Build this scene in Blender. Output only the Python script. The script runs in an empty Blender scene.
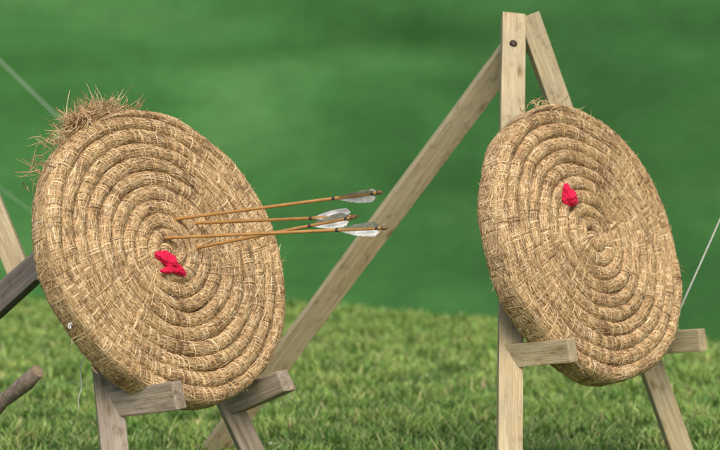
import bpy, bmesh, math, random
import numpy as np
from mathutils import Vector, Matrix, noise as mnoise

random.seed(7); RNG = np.random.default_rng(11)
scene = bpy.context.scene
COL = scene.collection

# ---------------------------------------------------------------- helpers
def link(o, parent=None):
    COL.objects.link(o)
    if parent is not None:
        o.parent = parent
    return o

def empty(name, loc=(0, 0, 0)):
    e = bpy.data.objects.new(name, None)
    e.empty_display_size = 0.1
    e.location = loc
    return link(e)

def mesh_np(name, V, Q, mats, col=None, smooth=True, midx=None):
    V = np.asarray(V, dtype=np.float32).reshape(-1, 3)
    Q = np.asarray(Q, dtype=np.int32).reshape(-1, 4)
    me = bpy.data.meshes.new(name)
    me.vertices.add(len(V)); me.vertices.foreach_set("co", V.ravel())
    me.loops.add(len(Q) * 4); me.loops.foreach_set("vertex_index", Q.ravel())
    me.polygons.add(len(Q))
    me.polygons.foreach_set("loop_start", np.arange(0, len(Q) * 4, 4, dtype=np.int32))
    me.polygons.foreach_set("loop_total", np.full(len(Q), 4, dtype=np.int32))
    me.polygons.foreach_set("use_smooth", np.full(len(Q), smooth, dtype=bool))
    for m in mats: me.materials.append(m)
    if midx is not None:
        me.polygons.foreach_set("material_index", np.asarray(midx, dtype=np.int32))
    if col is not None:
        a = me.color_attributes.new("Col", 'FLOAT_COLOR', 'POINT')
        c = np.ones((len(V), 4), dtype=np.float32); c[:, :3] = col
        a.data.foreach_set("color", c.ravel())
    me.update(calc_edges=True); me.validate()
    return me

class NT:
    def __init__(s, name):
        s.m = bpy.data.materials.new(name); s.m.use_nodes = True
        s.t = s.m.node_tree; s.t.nodes.clear()
        s.out = s.t.nodes.new('ShaderNodeOutputMaterial')
        s.b = s.t.nodes.new('ShaderNodeBsdfPrincipled')
        s.t.links.new(s.b.outputs[0], s.out.inputs[0])
    def n(s, typ, **kw):
        nd = s.t.nodes.new(typ)
        for k, v in kw.items():
            if k.startswith('i_'): nd.inputs[k[2:].replace('_', ' ')].default_value = v
            else: setattr(nd, k, v)
        return nd
    def l(s, a, b): s.t.links.new(a, b)
    def ramp(s, fac, stops):
        r = s.n('ShaderNodeValToRGB')
        e = r.color_ramp.elements
        while len(e) < len(stops): e.new(0.5)
        for i, (p, c) in enumerate(stops):
            e[i].position = p; e[i].color = (*c, 1) if len(c) == 3 else c
        s.l(fac, r.inputs[0]); return r.outputs[0]
    def mix(s, fac, a, b, mode='MIX'):
        m = s.n('ShaderNodeMix', data_type='RGBA', blend_type=mode)
        for sock, v in ((m.inputs[0], fac), (m.inputs[6], a), (m.inputs[7], b)):
            if isinstance(v, (int, float)): sock.default_value = v
            elif isinstance(v, tuple): sock.default_value = (*v, 1) if len(v) == 3 else v
            else: s.l(v, sock)
        return m.outputs[2]
    def noise(s, vec, scale, detail=4, rough=0.55, dist=0.0):
        n = s.n('ShaderNodeTexNoise'); n.inputs['Scale'].default_value = scale
        n.inputs['Detail'].default_value = detail; n.inputs['Roughness'].default_value = rough
        n.inputs['Distortion'].default_value = dist
        if vec is not None: s.l(vec, n.inputs['Vector'])
        return n.outputs[0]
    def mapping(s, vec, scale):
        m = s.n('ShaderNodeMapping'); m.inputs['Scale'].default_value = scale
        s.l(vec, m.inputs['Vector']); return m.outputs[0]
    def bump(s, h, strength, dist=0.01):
        b = s.n('ShaderNodeBump'); b.inputs['Strength'].default_value = strength
        b.inputs['Distance'].default_value = dist
        s.l(h, b.inputs['Height']); s.l(b.outputs[0], s.b.inputs['Normal'])

# ---------------------------------------------------------------- materials
def mat_straw(name, tint=(1, 1, 1)):
    k = NT(name); tc = k.n('ShaderNodeTexCoord'); at = k.n('ShaderNodeAttribute', attribute_name='Col')
    big = k.ramp(k.noise(tc.outputs['Object'], 6.5, 6, 0.7), [(0.33, (0.42, 0.36, 0.32)), (0.43, (0.86, 0.83, 0.80)), (0.54, (1.0, 0.99, 0.98)), (0.7, (1.08, 1.07, 1.06))])
    c = k.mix(1.0, at.outputs['Color'], big, 'MULTIPLY')
    sm = k.ramp(k.noise(tc.outputs['Object'], 140, 3, 0.6), [(0.3, (0.72, 0.70, 0.66)), (0.7, (1.15, 1.15, 1.15))])
    c = k.mix(1.0, c, sm, 'MULTIPLY'); c = k.mix(1.0, c, tint, 'MULTIPLY')
    k.l(c, k.b.inputs['Base Color']); k.b.inputs['Roughness'].default_value = 0.55
    k.b.inputs['Specular IOR Level'].default_value = 0.3
    k.bump(k.noise(tc.outputs['Object'], 400, 2), 0.3, 0.002)
    return k.m

def mat_wood(name, dark, light, grey, grey_amt, rough=0.7):
    k = NT(name); tc = k.n('ShaderNodeTexCoord'); oi = k.n('ShaderNodeObjectInfo')
    add = k.n('ShaderNodeVectorMath', operation='ADD')
    mul = k.n('ShaderNodeMath', operation='MULTIPLY'); mul.inputs[1].default_value = 37.0
    k.l(oi.outputs['Random'], mul.inputs[0]); k.l(tc.outputs['Object'], add.inputs[0]); k.l(mul.outputs[0], add.inputs[1])
    v = add.outputs[0]
    g = k.noise(k.mapping(v, (34, 34, 1.6)), 1.6, 6, 0.6, 0.6)
    g2 = k.noise(k.mapping(v, (120, 120, 4)), 2.0, 3, 0.6)
    c = k.ramp(g, [(0.32, dark), (0.5, tuple((a + b) / 2 for a, b in zip(dark, light))), (0.66, light)])
    c = k.mix(0.5, c, k.ramp(g2, [(0.3, (0.45, 0.4, 0.35)), (0.6, (1.1, 1.1, 1.1))]), 'MULTIPLY')
    st = k.ramp(k.noise(v, 4.0, 6, 0.7), [(0.38, (0, 0, 0)), (0.68, (1, 1, 1))])
    sm = k.n('ShaderNodeMath', operation='MULTIPLY'); sm.inputs[1].default_value = grey_amt
    k.l(st, sm.inputs[0])
    c = k.mix(sm.outputs[0], c, grey)
    dirt = k.ramp(k.noise(k.mapping(v, (18, 18, 9)), 1.3, 6, 0.75), [(0.32, (0.48, 0.43, 0.37)), (0.45, (0.93, 0.92, 0.90)), (0.6, (1, 1, 1))])
    c = k.mix(0.85, c, dirt, 'MULTIPLY')
    vo = k.n('ShaderNodeTexVoronoi'); vo.inputs['Scale'].default_value = 1.0
    k.l(k.mapping(v, (14, 14, 5)), vo.inputs['Vector'])
    kn = k.ramp(vo.outputs['Distance'], [(0.06, (0.35, 0.25, 0.17)), (0.13, (0.8, 0.72, 0.6)), (0.2, (1, 1, 1))])
    c = k.mix(0.8, c, kn, 'MULTIPLY')
    k.l(c, k.b.inputs['Base Color']); k.b.inputs['Roughness'].default_value = rough
    k.bump(g2, 0.7, 0.003)
    return k.m

M_STRAW = mat_straw("straw_mat", (1.03, 1.02, 1.0))
M_WOOD = mat_wood("new_pine_mat", (0.40, 0.305, 0.16), (0.60, 0.49, 0.29), (0.37, 0.335, 0.22), 0.6)
M_OLD = mat_wood("weathered_wood_mat", (0.20, 0.145, 0.10), (0.50, 0.41, 0.30), (0.33, 0.295, 0.245), 0.6, 0.85)
M_DARK = mat_wood("dark_wood_mat", (0.085, 0.070, 0.058), (0.22, 0.185, 0.155), (0.16, 0.15, 0.14), 0.6, 0.85)

def simple(name, c1, c2, scale, rough=0.6, metal=0.0, bump=0.3, bscale=None):
    k = NT(name); tc = k.n('ShaderNodeTexCoord')
    n = k.noise(tc.outputs['Object'], scale, 4, 0.6)
    k.l(k.ramp(n, [(0.3, c1), (0.7, c2)]), k.b.inputs['Base Color'])
    k.b.inputs['Roughness'].default_value = rough; k.b.inputs['Metallic'].default_value = metal
    k.bump(k.noise(tc.outputs['Object'], bscale or scale * 3, 3), bump, 0.002)
    return k.m
M_SHAFT = simple("arrow_shaft_mat", (0.36, 0.17, 0.045), (0.56, 0.30, 0.09), 25, 0.38, 0, 0.1)
M_NOCK = simple("nock_mat", (0.10, 0.05, 0.02), (0.2, 0.09, 0.04), 60, 0.5)
M_BIND = simple("thread_mat", (0.02, 0.02, 0.02), (0.07, 0.06, 0.05), 200, 0.6)
M_CORD = simple("cord_mat", (0.50, 0.50, 0.45), (0.75, 0.75, 0.70), 200, 0.8)
M_BOLT = simple("bolt_mat", (0.03, 0.028, 0.025), (0.09, 0.07, 0.05), 120, 0.45, 0.8)
M_BARK = simple("bark_mat", (0.13, 0.095, 0.07), (0.34, 0.26, 0.20), 45, 0.9, 0, 1.0, 90)
M_CUT = simple("cut_end_mat", (0.32, 0.22, 0.14), (0.50, 0.38, 0.25), 50, 0.8)
def feather(name, a, b):
    k = NT(name); tc = k.n('ShaderNodeTexCoord')
    w = k.n('ShaderNodeTexWave'); w.inputs['Scale'].default_value = 60; w.inputs['Distortion'].default_value = 2
    k.l(tc.outputs['Object'], w.inputs['Vector'])
    n = k.noise(tc.outputs['Object'], 30, 3)
    c = k.ramp(n, [(0.40, a), (0.62, b)])
    c = k.mix(0.3, c, w.outputs[0], 'MULTIPLY')
    k.l(c, k.b.inputs['Base Color']); k.b.inputs['Roughness'].default_value = 0.75
    return k.m
M_FW = feather("white_feather_mat", (0.50, 0.50, 0.47), (0.80, 0.80, 0.77))
M_FG = feather("grey_feather_mat", (0.07, 0.07, 0.06), (0.45, 0.45, 0.40))
k = NT("red_cloth_mat"); tc = k.n('ShaderNodeTexCoord')
k.l(k.ramp(k.noise(tc.outputs['Object'], 30, 4), [(0.3, (0.50, 0.005, 0.03)), (0.7, (0.80, 0.015, 0.085))]), k.b.inputs['Base Color'])
k.b.inputs['Roughness'].default_value = 0.8; k.b.inputs['Sheen Weight'].default_value = 0.1; k.b.inputs['Specular IOR Level'].default_value = 0.2
k.bump(k.noise(tc.outputs['Object'], 160, 3), 0.5, 0.002); M_RED = k.m

# green curtain fabric
k = NT("green_cloth_mat"); tc = k.n('ShaderNodeTexCoord')
n1 = k.noise(k.mapping(tc.outputs['Object'], (0.5, 0.5, 1.7)), 1.0, 5, 0.55, 0.5)
c = k.ramp(n1, [(0.3, (0.038, 0.132, 0.032)), (0.5, (0.050, 0.166, 0.041)), (0.7, (0.074, 0.200, 0.056))])
n2 = k.noise(k.mapping(tc.outputs['Object'], (1, 1, 1.6)), 5.0, 6, 0.7)
c = k.mix(1.0, c, k.ramp(n2, [(0.3, (0.86, 0.86, 0.86)), (0.7, (1.11, 1.09, 1.11))]), 'MULTIPLY')
k.l(c, k.b.inputs['Base Color']); k.b.inputs['Roughness'].default_value = 0.85
k.b.inputs['Sheen Weight'].default_value = 0.05; k.b.inputs['Specular IOR Level'].default_value = 0.15
k.bump(k.noise(tc.outputs['Object'], 60, 3), 0.25, 0.01); M_CLOTH = k.m

# ground
k = NT("ground_mat"); ge = k.n('ShaderNodeNewGeometry')
c = k.ramp(k.noise(ge.outputs['Position'], 2.2, 6, 0.65), [(0.3, (0.045, 0.10, 0.016)), (0.55, (0.08, 0.17, 0.026)), (0.75, (0.13, 0.21, 0.045))])
c2 = k.ramp(k.noise(ge.outputs['Position'], 45, 4, 0.7), [(0.3, (0.5, 0.5, 0.5)), (0.7, (1.2, 1.2, 1.2))])
k.l(k.mix(1.0, c, c2, 'MULTIPLY'), k.b.inputs['Base Color']); k.b.inputs['Roughness'].default_value = 0.95
k.bump(k.noise(ge.outputs['Position'], 30, 5, 0.7), 0.8, 0.04); M_GROUND = k.m

k = NT("grass_mat"); at = k.n('ShaderNodeAttribute', attribute_name='Col'); ge = k.n('ShaderNodeNewGeometry')
pn = k.ramp(k.noise(ge.outputs['Position'], 3.8, 7, 0.8), [(0.36, (0.46, 0.60, 0.48)), (0.5, (1.0, 1.0, 0.95)), (0.64, (1.65, 1.32, 1.40))])
c = k.mix(1.0, at.outputs['Color'], pn, 'MULTIPLY')
k.l(c, k.b.inputs['Base Color']); k.b.inputs['Roughness'].default_value = 0.55
tr = k.n('ShaderNodeBsdfTranslucent'); k.l(c, tr.inputs[0])
mx = k.n('ShaderNodeMixShader'); mx.inputs[0].default_value = 0.3
k.l(k.b.outputs[0], mx.inputs[1]); k.l(tr.outputs[0], mx.inputs[2]); k.l(mx.outputs[0], k.out.inputs[0])
M_GRASS = k.m

# ---------------------------------------------------------------- ground
me = bpy.data.meshes.new("ground")
S = 400
me.from_pydata([(-S, -S, 0), (S, -S, 0), (S, S, 0), (-S, S, 0)], [], [(0, 1, 2, 3)])
me.materials.append(M_GROUND); link(bpy.data.objects.new("ground", me))

# grass tiles
def grass_tile(seed, size=1.5, n=9000):
    r = np.random.default_rng(seed)
    x = r.uniform(-size / 2, size / 2, n * 2); y = r.uniform(-size / 2, size / 2, n * 2)
    dens = 0.55 + 0.25 * np.sin(x * 9 + seed) * np.sin(y * 8 + 2 * seed) + 0.2 * np.sin(x * 23 + y * 17)
    keep = r.uniform(0, 1, n * 2) < dens; x = x[keep]; y = y[keep]; n = len(x)
    clump = 0.78 + 0.36 * np.sin(x * 11 + seed * 1.3) * np.cos(y * 9.5 + seed) + 0.26 * np.sin(x * 31 + y * 27 + seed) * np.sin(x * 19 - y * 23)
    h = (0.022 + 0.034 * r.random(n) ** 1.4) * np.clip(clump, .3, 2) * 1.15
    long = r.random(n) < 0.04; h[long] *= 1.6
    w = r.uniform(0.0018, 0.0046, n)
    a = r.uniform(0, 2 * np.pi, n); lean = r.uniform(0.3, 1.8, n) * h
    dx, dy = np.cos(a), np.sin(a); b = a + np.pi / 2 + r.uniform(-.5, .5, n); wx, wy = np.cos(b) * w, np.sin(b) * w
    V = np.zeros((n, 6, 3))
    for j, (t, ww) in enumerate(((0, 1.0), (0.55, 0.85), (1.0, 0.12))):
        off = lean * t ** 1.8
        for sgn, q in ((-1, 0), (1, 1)):
            V[:, j * 2 + q, 0] = x + dx * off + sgn * wx * ww
            V[:, j * 2 + q, 1] = y + dy * off + sgn * wy * ww
            V[:, j * 2 + q, 2] = h * t
    base = np.arange(n)[:, None] * 6
    Q = np.concatenate([base + np.array([0, 1, 3, 2]), base + np.array([2, 3, 5, 4])], 1).reshape(-1, 4)
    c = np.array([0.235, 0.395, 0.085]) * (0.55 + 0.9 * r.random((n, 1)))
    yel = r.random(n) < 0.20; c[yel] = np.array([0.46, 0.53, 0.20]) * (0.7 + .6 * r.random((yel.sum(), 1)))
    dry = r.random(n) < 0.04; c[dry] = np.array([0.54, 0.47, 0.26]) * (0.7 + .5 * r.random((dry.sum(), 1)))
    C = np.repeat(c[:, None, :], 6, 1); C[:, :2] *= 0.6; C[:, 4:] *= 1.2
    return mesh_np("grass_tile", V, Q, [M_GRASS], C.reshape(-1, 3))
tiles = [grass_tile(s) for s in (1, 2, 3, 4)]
grass = empty("grass")
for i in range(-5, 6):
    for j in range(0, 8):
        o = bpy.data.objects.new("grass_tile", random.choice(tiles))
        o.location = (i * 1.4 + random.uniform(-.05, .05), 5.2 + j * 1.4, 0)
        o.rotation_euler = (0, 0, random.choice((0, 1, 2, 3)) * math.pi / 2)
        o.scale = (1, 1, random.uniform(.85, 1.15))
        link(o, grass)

# a few tiny clover heads in the lawn (one mesh)
V = []; Q = []; C = []
for i in range(16):
    x = random.uniform(-3, 3.2); y = random.uniform(9.0, 13.2); z = random.uniform(0.025, 0.04); r = random.uniform(0.004, 0.007)
    b = len(V); tl = random.uniform(-.6, .6)
    V += [(x - r, y - r * .6, z - r * .8), (x + r, y - r * .6, z - r * .8 + r * tl), (x + r, y + r * .6, z + r * .8), (x - r, y + r * .6, z + r * .8 - r * tl)]
    Q.append((b, b + 1, b + 2, b + 3))
    cc = random.choice([(0.6, 0.6, 0.5), (0.5, 0.55, 0.3)]); C += [cc] * 4
link(bpy.data.objects.new("clover", mesh_np("clover", V, Q, [M_GRASS], np.array(C))))

# ---------------------------------------------------------------- green curtain backdrop
ctrl = [(-9, 12.9), (-6, 13.9), (-3.5, 14.2), (-2.2, 14.3), (-0.5, 14.25), (0.0, 14.0), (0.55, 13.6), (1.17, 13.05), (1.89, 12.40), (2.8, 11.7), (4.2, 10.8), (6.0, 9.9)]
cx = np.array([c[0] for c in ctrl]); cy = np.array([c[1] for c in ctrl])
NU, NV, H = 420, 90, 2.7
xs = np.linspace(-9, 6, NU); ys = np.interp(xs, cx, cy)
ker = np.hanning(31); ker /= ker.sum(); ys = np.convolve(np.pad(ys, 15, mode='edge'), ker, 'valid')
V = np.zeros((NV, NU, 3))
for j in range(NV):
    t = j / (NV - 1); z = t * H
    for i in range(NU):
        x = xs[i]
        nse = mnoise.noise(Vector((x * 0.55, z * 1.1, 3.1))) * 0.12 + mnoise.noise(Vector((x * 1.0 + z * 1.3, z * 2.2 - x * .5, 9.7))) * 0.055 \
            + mnoise.noise(Vector((x * 5.0, z * 1.2, 1.7))) * 0.010 + 0.03 * math.exp(-((z - 1.55 - .12 * math.sin(x * 1.1)) / .12) ** 2)
        hem = max(0, 1 - z / 0.25); nse = nse * (1 - .6 * hem) + hem * 0.02 * math.sin(x * 7 + 2 * math.sin(x * 3))
        top = 0.05 * math.sin(x * 2.1) ** 2 * t
        V[j, i] = (x, ys[i] + nse + 0.45 * math.sin(t * 1.57), z - top)
idx = np.arange(NU * NV).reshape(NV, NU)
Q = np.stack([idx[:-1, :-1], idx[:-1, 1:], idx[1:, 1:], idx[1:, :-1]], -1).reshape(-1, 4)
curt = empty("green_backdrop_curtain")
link(bpy.data.objects.new("cloth", mesh_np("cloth", V, Q, [M_CLOTH])), curt)

# ---------------------------------------------------------------- timber pieces
def plank(name, p0, p1, w, t, wdir, mat, parent, bev=0.004, jitter=0.0015, seg=14):
    p0, p1 = Vector(p0), Vector(p1); L = (p1 - p0).length
    ez = (p1 - p0).normalized(); wd = Vector(wdir); ex = (wd - ez * wd.dot(ez)).normalized(); ey = ez.cross(ex)
    bm = bmesh.new(); bmesh.ops.create_cube(bm, size=1)
    for v in bm.verts: v.co = Vector((v.co.x * w, v.co.y * t, (v.co.z + .5) * L))
    long = [e for e in bm.edges if abs(e.verts[0].co.z - e.verts[1].co.z) > L * .5]
    bmesh.ops.subdivide_edges(bm, edges=long, cuts=seg, use_grid_fill=True)
    bm.edges.ensure_lookup_table()
    sharp = [e for e in bm.edges if len(e.link_faces) == 2 and e.calc_face_angle() > 0.8]
    bmesh.ops.bevel(bm, geom=sharp, offset=bev, segments=2, affect='EDGES', profile=.6)
    sd = random.random() * 50
    for v in bm.verts:
        q = Vector((v.co.x * 12, v.co.y * 12, v.co.z * 3 + sd))
        v.co.x += mnoise.noise(q) * jitter * 2; v.co.y += mnoise.noise(q + Vector((9, 3, 1))) * jitter * 2
        if v.co.z < .01 or v.co.z > L - .01: v.co.z += mnoise.noise(q * 3) * jitter * 3
    for f in bm.faces: f.smooth = False
    me = bpy.data.meshes.new(name); bm.to_mesh(me); bm.free(); me.materials.append(mat)
    o = bpy.data.objects.new(name, me)
    o.matrix_world = Matrix(((ex.x, ey.x, ez.x, p0.x), (ex.y, ey.y, ez.y, p0.y), (ex.z, ey.z, ez.z, p0.z), (0, 0, 0, 1)))
    return link(o, parent)

def tube(pts, radii, nseg=10, cap=True):
    """swept tube -> verts, quads"""
    pts = [Vector(p) for p in pts]; V = []; Q = []
    up = Vector((0.13, 0.31, 0.94))
    for i, p in enumerate(pts):
        d = (pts[min(i + 1, len(pts) - 1)] - pts[max(i - 1, 0)]).normalized()
        a = d.cross(up).normalized(); b = d.cross(a)
        for j in range(nseg):
            th = 2 * math.pi * j / nseg
            V.append(p + (a * math.cos(th) + b * math.sin(th)) * radii[i])
    for i in range(len(pts) - 1):
        for j in range(nseg):
            Q.append((i * nseg + j, i * nseg + (j + 1) % nseg, (i + 1) * nseg + (j + 1) % nseg, (i + 1) * nseg + j))
    return [tuple(v) for v in V], Q

def tube_obj(name, pts, radii, mat, parent=None, nseg=10, capmat=None):
    V, Q = tube(pts, radii, nseg)
    n = len(pts)
    me = bpy.data.meshes.new(name)
    F = [tuple(q) for q in Q] + [tuple(reversed(range(nseg))), tuple(range((n - 1) * nseg, n * nseg))]
    me.from_pydata(V, [], F)
    me.materials.append(mat)
    if capmat: me.materials.append(capmat)
    for p in me.polygons:
        if len(p.vertices) == 4: p.use_smooth = True
        elif capmat: p.material_index = 1
    return link(bpy.data.objects.new(name, me), parent)

def bolt(loc, nrm, parent, r=0.010):
    n = Vector(nrm).normalized(); p = Vector(loc)
    tube_obj("bolt", [p, p + n * .004, p + n * .008, p + n * .010], [r * 1.5, r * 1.5, r, r * .7], M_BOLT, parent, 8)

NR = Vector((0.708, -0.605, 0.36)).normalized()
NL = Vector((0.692, -0.598, 0.405)).normalized()

# right-hand stand: clean new timber
st = empty("wooden_target_stand")
plank("front_post", (.505, 7.75, 0), (.583, 8.87, 1.765), .088, .048, (1, .12, 0), M_WOOD, st)
plank("front_leg", (1.268, 8.80, 0), (.640, 8.90, 1.765), .088, .048, (1, .25, 0), M_WOOD, st)
plank("rear_leg", (-.600, 9.32, 0), (.612, 8.945, 1.67), .094, .045, (.8, .25, -.58), M_WOOD, st)
plank("support_peg", (.515, 8.13, .565), (.735, 7.94, .615), .050, .085, (.6, .75, 0), M_WOOD, st)
plank("support_peg", (1.060, 8.86, .505), (1.290, 8.66, .550), .050, .085, (.6, .75, 0), M_WOOD, st)
bolt((.578, 8.775, 1.66), (0, -1, .2), st)
# left-hand stand: grey weathered timber
st2 = empty("wooden_target_stand")
plank("front_leg", (-.760, 7.40, 0), (-.977, 8.15, 1.356), .088, .05, (1, .2, 0), M_OLD, st2, .006, .003)
plank("front_leg", (-.270, 8.05, 0), (-.912, 8.20, 1.356), .085, .05, (1, .3, 0), M_OLD, st2, .006, .003)
plank("rear_leg", (-2.11, 8.62, .03), (-.86, 8.33, 1.13), .100, .05, (0.3, .1, .9), M_DARK, st2, .006, .003)
plank("crossbar", (-1.00, 8.24, 1.04), (-.70, 8.27, 1.04), .07, .04, (0, 0, 1), M_OLD, st2, .005, .003)
plank("support_peg", (-.850, 7.70, .462), (-.588, 7.47, .534), .055, .085, (.6, .75, 0), M_OLD, st2, .007, .004)
plank("support_peg", (-.475, 8.11, .390), (-.255, 7.93, .510), .055, .078, (.6, .75, 0), M_OLD, st2, .007, .004)
# neighbouring pale prop pole resting on the dark rear leg, and a round stake
plank("wooden_prop_pole", (-1.69, 8.9, 1.75), (-1.235, 8.50, .77), .085, .045, (1, 0, .3), M_WOOD, None)
pts = [Vector((-1.72, 8.25, -.03)).lerp(Vector((-1.085, 7.75, .575)), t / 14) + Vector((0, 0, .006 * math.sin(t * 1.3))) for t in range(15)]
tube_obj("wooden_stake", pts, [.026 + .003 * math.sin(i * 2.1) for i in range(15)], M_BARK, None, 14, M_CUT)
plank("wooden_post", (1.64, 8.62, 0), (1.64, 8.62, 1.85), .07, .07, (1, 0, 0), M_WOOD, None)

# ropes
def rope(name, a, b, r, sag=0.0, n=24):
    a, b = Vector(a), Vector(b)
    P = [a.lerp(b, i / n) - Vector((0, 0, sag * 4 * (i / n) * (1 - i / n))) for i in range(n + 1)]
    return tube_obj(name, P, [r] * (n + 1), M_CORD, None, 6)
rope("guy_rope", (1.175, 8.76, .56), (1.62, 8.60, 1.68), .0035, .01)
rope("guy_rope", (-3.30, 13.90, 2.65), (-.62, 13.95, 0.02), .0024, .02)
rope("guy_rope", (-3.25, 13.90, 1.60), (-1.20, 13.95, 0.02), .0012, .02)
P = [Vector((-.925 + .004 * math.sin(i * .8) - .0006 * i, 7.68 - .003 * i, .66 - .0125 * i)) for i in range(17)]
tube_obj("hanging_string", P, [.0017] * 17, M_CORD, None, 6)

# ---------------------------------------------------------------- straw targets
PITCH = 0.0520; RA, RB, FL = 0.0285, 0.026, 0.031; BP = 0.031; Z0 = -(RB + FL)
def build_target(C, n, seed, R=0.531, tuft=None, tuft_n=0):
    r = np.random.default_rng(seed)
    turns = (R - RA - 0.004) / PITCH
    th = np.linspace(0, turns * 2 * np.pi, 6000)
    rr = 0.004 + PITCH * th / (2 * np.pi)
    ds = np.sqrt(np.diff(rr) ** 2 + (0.5 * (rr[1:] + rr[:-1]) * np.diff(th)) ** 2)
    s = np.concatenate([[0], np.cumsum(ds)]); LEN = s[-1]
    th0 = 1.9 - th[-1]            # coil ends near the top, under the frayed straw
    ph = r.uniform(0, 6.28, 8)
    # irregular thickness of the straw bundle along the coil
    kn = r.normal(0, 1, int(LEN / .09) + 4); kn = np.convolve(kn, [.25, .5, .25], 'same')
    def thick(sv): return 0.0020 * np.interp(sv, np.arange(len(kn)) * .09, kn)
    bj = r.normal(0, .0028, int(LEN / BP) + 6)     # irregular spacing of the bindings
    def warp(P):
        x, y = P[..., 0], P[..., 1]
        rad = np.sqrt(x * x + y * y) + 1e-6; a = np.arctan2(y, x)
        z = P[..., 2] + 0.007 * np.sin(5 * x + ph[0]) * np.sin(6 * y + ph[1]) + 0.004 * np.sin(17 * x + ph[2]) * np.sin(19 * y + ph[3]) - 0.018 * (rad / R) ** 3
        k = 1 + (0.006 * np.sin(2 * a + ph[4]) + 0.006 * np.sin(3 * a + ph[5]) + 0.003 * np.sin(7 * a + ph[6])) * (rad / R)
        return np.stack([x * k, y * k, z], -1)
    def jit(sp):
        i = np.clip((sp / BP).astype(int), 0, len(bj) - 1); return bj[i]
    def bulge(sv, phi):
        sp = sv - 0.006 * np.clip(phi, -1.3, 1.3) + 0.004 * np.sin(sv * 7.3)
        u = ((sp - jit(sp)) / BP - np.floor(sp / BP)) - .5
        return -0.0052 * np.exp(-(u / 0.19) ** 2) + 0.0012 * np.sin(sv * 23.0 + phi * 2) + thick(sv)
    def surf(sv, phi, h):
        sv = np.clip(sv, 0, LEN)
        t = np.interp(sv, s, th) + th0; rad = np.interp(sv, s, rr)
        f = np.clip((LEN - sv) / .7, 0.02, 1) ** .7
        hh = (h + bulge(sv, phi)) * np.clip(f * 2, 0, 1)
        cphi = np.cos(phi)
        rad2 = rad - RA * (1 - f) + (RA * f + hh) * np.sin(phi)
        zz = Z0 + (RB + hh) * cphi + FL * np.tanh(4 * cphi) * np.where(f < 1, .85 + .15 * f, 1)
        wig = 0.0022 * np.sin(t * 5 + rad * 60) + 0.7 * thick(sv * .7 + .3)
        P = np.stack([(rad2 + wig) * np.cos(t), (rad2 + wig) * np.sin(t), zz], -1)
        N = np.stack([np.sin(phi) * np.cos(t), np.sin(phi) * np.sin(t), cphi], -1)
        return warp(P), N
    verts = []; quads = []; cols = []; off = 0
    NS = int(LEN / 0.0055); pang = np.concatenate([np.linspace(-1.35, 1.35, 13), np.linspace(1.47, 1.67, 4), np.linspace(1.9, 4.38, 5), np.linspace(4.61, 4.81, 3)])
    NP = len(pang)
    sv = np.linspace(0, LEN, NS)[:, None] * np.ones((1, NP)); phi = pang[None, :] * np.ones((NS, 1))
    P, N = surf(sv, phi, r.normal(0, 0.0005, sv.shape))
    ii = np.arange(NS * NP).reshape(NS, NP); nx = np.roll(ii, -1, 1)
    Qd = np.stack([ii[:-1], nx[:-1], nx[1:], ii[1:]], -1).reshape(-1, 4)
    c = np.array([0.34, 0.22, 0.105]) * (0.75 + .5 * r.random((NS * NP, 1)))
    verts.append(P.reshape(-1, 3)); quads.append(Qd); cols.append(c); off += NS * NP
    def strands(S, PHI, Hh, W, colr):
        nonlocal off
        P, N = surf(S, PHI, Hh); n_ = S.shape[0]
        d = np.gradient(P, axis=1); wd = np.cross(N, d); wd /= (np.linalg.norm(wd, axis=-1, keepdims=True) + 1e-9)
        taper = np.ones((1, S.shape[1], 1)); taper[0, 0] = .5; taper[0, -1] = .35
        w = W[:, None, None] * taper
        A = P - wd * w * .5; B = P + N * w * .45; D = P + wd * w * .5
        VV = np.stack([A, B, D], 2)
        Kk = S.shape[1]; base = np.arange(n_)[:, None, None] * (Kk * 3) + np.arange(Kk - 1)[None, :, None] * 3
        q1 = base + np.array([0, 3, 4, 1]); q2 = base + np.array([1, 4, 5, 2])
        Qd = np.concatenate([q1, q2], 1).reshape(-1, 4)
        verts.append(VV.reshape(-1, 3)); quads.append(Qd + off); cols.append(np.repeat(colr, Kk * 3, 0)); off += n_ * Kk * 3
    def palette(n_, bright=1.0):
        base = np.array([[0.60, 0.410, 0.210], [0.70, 0.510, 0.29], [0.46, 0.295, 0.14], [0.79, 0.635, 0.42], [0.24, 0.145, 0.07], [0.50, 0.37, 0.18]])
        w = np.array([.30, .23, .17, .11, .12, .07])
        return base[r.choice(6, n_, p=w)] * (0.8 + .4 * r.random((n_, 1))) * bright
    lin = np.linspace(0, 1, 4)[None, :]
    def along(n_, smin, pmin, pmax, lmin=.03, lmax=.075):
        s0 = r.uniform(smin, LEN - .02, n_)[:, None]; l = r.uniform(lmin, lmax, n_)[:, None]
        sv = s0 + lin * l
        p = r.uniform(pmin, pmax, n_)[:, None] + r.normal(0, .15, n_)[:, None] * lin * 2
        hh = r.uniform(-0.001, 0.0022, n_)[:, None] + np.zeros_like(sv)
        lift = r.random(n_) < .05; hh[lift, -1] += r.uniform(.002, .008, lift.sum())
        strands(sv, p, hh, r.uniform(.0018, .0042, n_), palette(n_, .96))
    rim0 = LEN - 2 * np.pi * R * 1.25
    along(17500, 0, -1.4, 1.4)
    along(7500, rim0, 1.30, 1.84)
    along(1800, rim0, .8, 1.4); along(1800, rim0, 1.8, 2.7)
    along(2500, 0, 2.0, 4.2)
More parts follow.
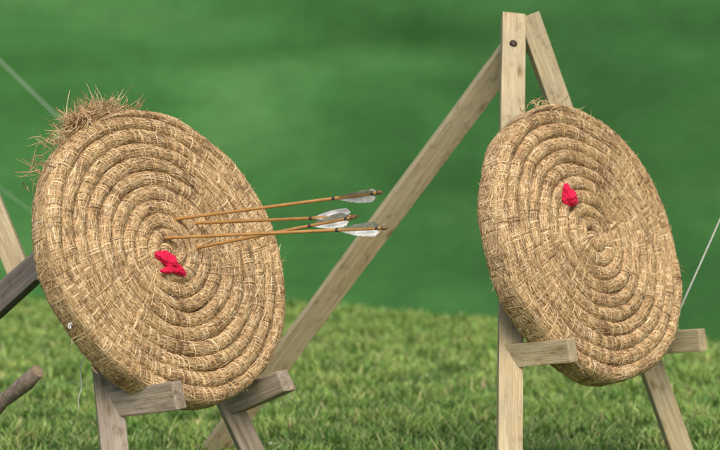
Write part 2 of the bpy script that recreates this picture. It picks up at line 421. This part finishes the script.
    def wraps(smin, p0, p1, m=7, npt=9):
        ks = np.arange(int(smin / BP), int(LEN / BP)); kk = np.repeat(ks, m); n_ = len(kk)
        pl = p0 + (p1 - p0) * np.linspace(0, 1, npt)[None, :]
        phi = pl + r.normal(0, .05, n_)[:, None]
        slant = 0.006 * np.clip(phi, -1.3, 1.3)
        sv = (kk * BP + BP * .5 + bj[kk])[:, None] + slant - 0.004 * np.sin((kk * BP)[:, None] * 7.3) + r.normal(0, .0040, n_)[:, None] + r.normal(0, .0026, n_)[:, None] * np.linspace(-1, 1, npt)[None, :]
        hh = 0.0022 + r.uniform(-.0008, .0018, n_)[:, None] + np.zeros_like(sv)
        bt = r.uniform(.82, 1.15, len(ks))
        colr = palette(n_, 1.05) * np.repeat(bt, m)[:, None]
        strands(sv, phi, hh, r.uniform(.0022, .0042, n_), colr)
    wraps(0, -1.35, 1.40)
    wraps(rim0, 1.30, 1.85, 8, 9)
    wraps(rim0, 1.80, 2.7, 6, 5)
    def free(P0, D, L, W, colr, curl=.15):
        nonlocal off
        n_ = len(P0); Kk = 4; t = np.linspace(0, 1, Kk)[None, :, None]
        cdir = r.normal(0, 1, (n_, 3))[:, None, :]
        P = P0[:, None, :] + D[:, None, :] * L[:, None, None] * t + cdir * (L[:, None, None] * curl) * t ** 2
        d = np.gradient(P, axis=1); ref = r.normal(0, 1, (n_, 1, 3)); wd = np.cross(d, ref); wd /= np.linalg.norm(wd, axis=-1, keepdims=True) + 1e-9
        nn = np.cross(wd, d); nn /= np.linalg.norm(nn, axis=-1, keepdims=True) + 1e-9
        w = W[:, None, None] * np.array([1, .95, .8, .3])[None, :, None]
        VV = np.stack([P - wd * w * .5, P + nn * w * .6, P + wd * w * .5], 2)
        base = np.arange(n_)[:, None, None] * (Kk * 3) + np.arange(Kk - 1)[None, :, None] * 3
        Qd = np.concatenate([base + np.array([0, 3, 4, 1]), base + np.array([1, 4, 5, 2]), base + np.array([2, 5, 3, 0])], 1).reshape(-1, 4)
        verts.append(VV.reshape(-1, 3)); quads.append(Qd + off); cols.append(np.repeat(colr, Kk * 3, 0)); off += n_ * Kk * 3
    def fuzz(nf, smin, p0, p1, lmax):
        P0, N0 = surf(r.uniform(smin, LEN, nf), r.uniform(p0, p1, nf), 0.0)
        tang = np.stack([-P0[:, 1], P0[:, 0], 0 * P0[:, 0]], -1); tang /= np.linalg.norm(tang, axis=1, keepdims=True) + 1e-6
        D = N0 * r.uniform(.05, .45, (nf, 1)) + tang * r.choice([-1, 1], (nf, 1)) + r.normal(0, .35, (nf, 3)); D /= np.linalg.norm(D, axis=1, keepdims=True)
        free(P0, D, r.uniform(.008, lmax, nf), r.uniform(.0012, .0024, nf), palette(nf, 1.1))
    fuzz(1700, 0, -1.2, 1.2, .040)
    fuzz(450, rim0, .8, 2.2, .026)
    # centre plug
    nc = 160; a = r.uniform(0, 6.28, nc); rd = r.uniform(0, .026, nc)
    P0 = warp(np.stack([rd * np.cos(a), rd * np.sin(a), -.012 + 0 * a], -1)) ; D = np.stack([-np.sin(a), np.cos(a), 0.25 + 0 * a], -1) + r.normal(0, .3, (nc, 3)); D /= np.linalg.norm(D, axis=1, keepdims=True)
    free(P0, D, r.uniform(.015, .03, nc), r.uniform(.002, .004, nc), palette(nc), .2)
    if tuft:
        for (a0, a1, cnt, lmax) in tuft:
            a = r.uniform(a0, a1, cnt); a = np.where(r.random(cnt) < .5, (a + (a0 + a1) / 2) / 2, a)
            rad = R - r.uniform(.0, .065, cnt)
            P0 = warp(np.stack([rad * np.cos(a), rad * np.sin(a), -r.uniform(-.005, .10, cnt)], -1))
            D = np.stack([np.cos(a) * .35, np.sin(a) * .35, 0 * a], -1) + np.stack([-np.sin(a), np.cos(a), 0 * a], -1) * r.normal(0, 1.0, (cnt, 1)) + r.normal(0, .4, (cnt, 3))
            D /= np.linalg.norm(D, axis=1, keepdims=True)
            free(P0, D, r.uniform(.02, lmax, cnt), r.uniform(.0018, .0042, cnt), palette(cnt, 1.1), .4)
    ez = Vector(n); ey = (Vector((0, 0, 1)) - ez * ez.z).normalized(); ex = ey.cross(ez)
    e = empty("archery_target")
    e.matrix_world = Matrix(((ex.x, ey.x, ez.x, C[0]), (ex.y, ey.y, ez.y, C[1]), (ex.z, ey.z, ez.z, C[2]), (0, 0, 0, 1)))
    me = mesh_np("straw_coil", np.concatenate(verts), np.concatenate(quads), [M_STRAW], np.concatenate(cols))
    link(bpy.data.objects.new("straw_coil", me), e)
    return e

CR = (.852, 8.36, .966); CL = (-.635, 7.85, .970)
tR = build_target(CR, NR, 5, .556, [(1.3, 1.9, 60, .03)])
tL = build_target(CL, NL, 9, .560, [(1.42, 2.22, 900, .062), (1.7, 2.1, 250, .08), (2.35, 2.6, 40, .08), (2.7, 4.4, 30, .035)])

def twine(parent, a, rad, z, sc, seed):
    c = Vector((rad * math.cos(a), rad * math.sin(a), z)); P = []
    for i in range(22):
        t = i / 21 * 7
        P.append(c + Vector((math.cos(t) * .012, math.sin(t * 1.3) * .015, .006 * math.sin(t * 2))) * sc)
    tube_obj("twine_knot", P, [.0020] * 22, M_CORD, parent, 6)
twine(tL, 3.52, .562, -.03, .6, 1)

# red cloth markers (children of the targets, in target-local coordinates)
def rag(parent, blobs, seed):
    bm = bmesh.new()
    for bi, (loc, sc, rot) in enumerate(blobs):
        tmp = bmesh.new(); bmesh.ops.create_icosphere(tmp, subdivisions=5, radius=1)
        M = Matrix.Translation(loc) @ Matrix.Rotation(rot, 4, 'Z') @ Matrix.Diagonal((*sc, 1))
        for v in tmp.verts:
            p = v.co.copy(); q = p * 1.2 + Vector((seed, bi * 3.3, 0))
            f = 1 + .40 * mnoise.noise(q) - .40 * abs(mnoise.noise(q * 1.7)) + .10 * mnoise.noise(q * 3.5)
            v.co = M @ (p * f)
        m_ = bpy.data.meshes.new("t"); tmp.to_mesh(m_); tmp.free(); bm.from_mesh(m_); bpy.data.meshes.remove(m_)
    for f in bm.faces: f.smooth = True
    me = bpy.data.meshes.new("red_cloth_marker"); bm.to_mesh(me); bm.free(); me.materials.append(M_RED)
    link(bpy.data.objects.new("red_cloth_marker", me), parent)
rag(tR, [((-.092, .162, .004), (.038, .043, .022), .3), ((-.087, .154, .012), (.025, .028, .02), 1.2)], 2.0)
rag(tL, [((-.050, -.026, .006), (.040, .026, .018), -.7), ((-.022, -.063, .008), (.046, .022, .016), -.8), ((-.038, -.042, .016), (.020, .024, .016), .4),
         ((-.060, -.070, .006), (.034, .013, .010), .1)], 5.0)

# ---------------------------------------------------------------- arrows
def arrow(entry, nock, fm, roll):
    entry, nock = Vector(entry), Vector(nock); d = (nock - entry).normalized(); L = (nock - entry).length
    start = -0.08
    bm_v = []; bm_f = []; mi = []
    def add(V, Q, m):
        b = len(bm_v); bm_v.extend(V)
        for q in Q: bm_f.append(tuple(i + b for i in q)); mi.append(m)
    def P(t): return (0, 0, t)
    pts = [P(start + (L - .02 - start) * i / 8) for i in range(9)]
    V, Q = tube(pts, [.0056] * 9, 10); add(V, Q, 0)
    V, Q = tube([P(L - .02), P(L - .018), P(L - .004), P(L)], [.0056, .0064, .0066, .0035], 10); add(V, Q, 1)
    add([(.0064, -.001, L - .002), (.0064, .001, L - .002), (.003, .001, L + .008), (.003, -.001, L + .008)], [(0, 1, 2, 3)], 1)
    add([(-.0064, -.001, L - .002), (-.0064, .001, L - .002), (-.003, .001, L + .008), (-.003, -.001, L + .008)], [(0, 1, 2, 3)], 1)
    for tt in (L - .175, L - .035):
        V, Q = tube([P(tt - .006), P(tt - .005), P(tt + .005), P(tt + .006)], [.0052, .0062, .0062, .0052], 10); add(V, Q, 2)
    f0, f1 = L - .170, L - .034; n = 26
    for q in range(3):
        a = roll + q * 2 * math.pi / 3; ca, sa = math.cos(a), math.sin(a)
        V = []; F = []
        for i in range(n + 1):
            t = i / n
            h = .0240 * (math.sin(min(1, t * 1.15) * math.pi * .5) ** .8) * (1 if t < .9 else 1 - (t - .9) * 6) + random.uniform(-.0007, .0007)
            if random.random() < .07: h *= .85
            tz = f0 + (f1 - f0) * t; bend = .003 * math.sin(t * 3)
            for rad, lag in ((.0045, 0), (.0045 + h * .55, .004), (.0045 + h, .010)):
                V.append((ca * rad - sa * bend * rad * 50 * .3, sa * rad + ca * bend * rad * 50 * .3, tz + lag))
        for i in range(n):
            for j in (0, 1):
                F.append((i * 3 + j, i * 3 + j + 1, i * 3 + j + 4, i * 3 + j + 3))
        add(V, F, 3 if q else 4)
    me = bpy.data.meshes.new("arrow"); me.from_pydata(bm_v, [], bm_f)
    for m in (M_SHAFT, M_NOCK, M_BIND, M_FW, fm): me.materials.append(m)
    for p, m in zip(me.polygons, mi): p.material_index = m; p.use_smooth = m < 3
    o = bpy.data.objects.new("arrow", me)
    o.rotation_mode = 'QUATERNION'; o.rotation_quaternion = d.to_track_quat('Z', 'Y'); o.location = entry
    link(o)
arrow((-.650, 7.945, 1.066), (.0725, 7.65, 1.183), M_FG, 0.5)
arrow((-.594, 8.00, 1.048), (-.010, 7.70, 1.099), M_FW, 1.3)
arrow((-.690, 7.875, 1.0085), (.0885, 7.60, 1.069), M_FW, 2.2)
arrow((-.592, 7.955, .962), (-.015, 7.66, 1.100), M_FG, 0.1)

# ---------------------------------------------------------------- light
SUN = Vector((0.12, -0.62, 0.78)).normalized()
w = bpy.data.worlds.new("World"); scene.world = w; w.use_nodes = True
nt = w.node_tree; nt.nodes.clear()
sky = nt.nodes.new('ShaderNodeTexSky'); sky.sky_type = 'NISHITA'; sky.sun_disc = False
sky.sun_elevation = math.asin(SUN.z); sky.sun_rotation = math.atan2(SUN.x, SUN.y); sky.dust_density = 4.0
bg = nt.nodes.new('ShaderNodeBackground'); bg.inputs[1].default_value = 0.15
wo = nt.nodes.new('ShaderNodeOutputWorld'); nt.links.new(sky.outputs[0], bg.inputs[0]); nt.links.new(bg.outputs[0], wo.inputs[0])
sl = bpy.data.lights.new("sun", 'SUN'); sl.energy = 2.4; sl.angle = math.radians(50); sl.color = (1, .955, .87)
so = bpy.data.objects.new("sun", sl); so.rotation_mode = 'QUATERNION'; so.rotation_quaternion = SUN.to_track_quat('Z', 'Y'); so.location = (2, -3, 8); link(so)

# ---------------------------------------------------------------- camera
cam = bpy.data.cameras.new("camera"); cam.sensor_width = 36; cam.lens = 116; cam.clip_end = 2000
cam.dof.use_dof = True; cam.dof.focus_distance = 7.95; cam.dof.aperture_fstop = 2.4
co = bpy.data.objects.new("camera", cam); co.location = (0, 0, 1.75)
co.rotation_euler = (math.radians(90 - 5.05), 0, 0); link(co)
scene.camera = co
scene.view_settings.view_transform = 'Standard'; scene.view_settings.look = 'None'; scene.view_settings.exposure = 0
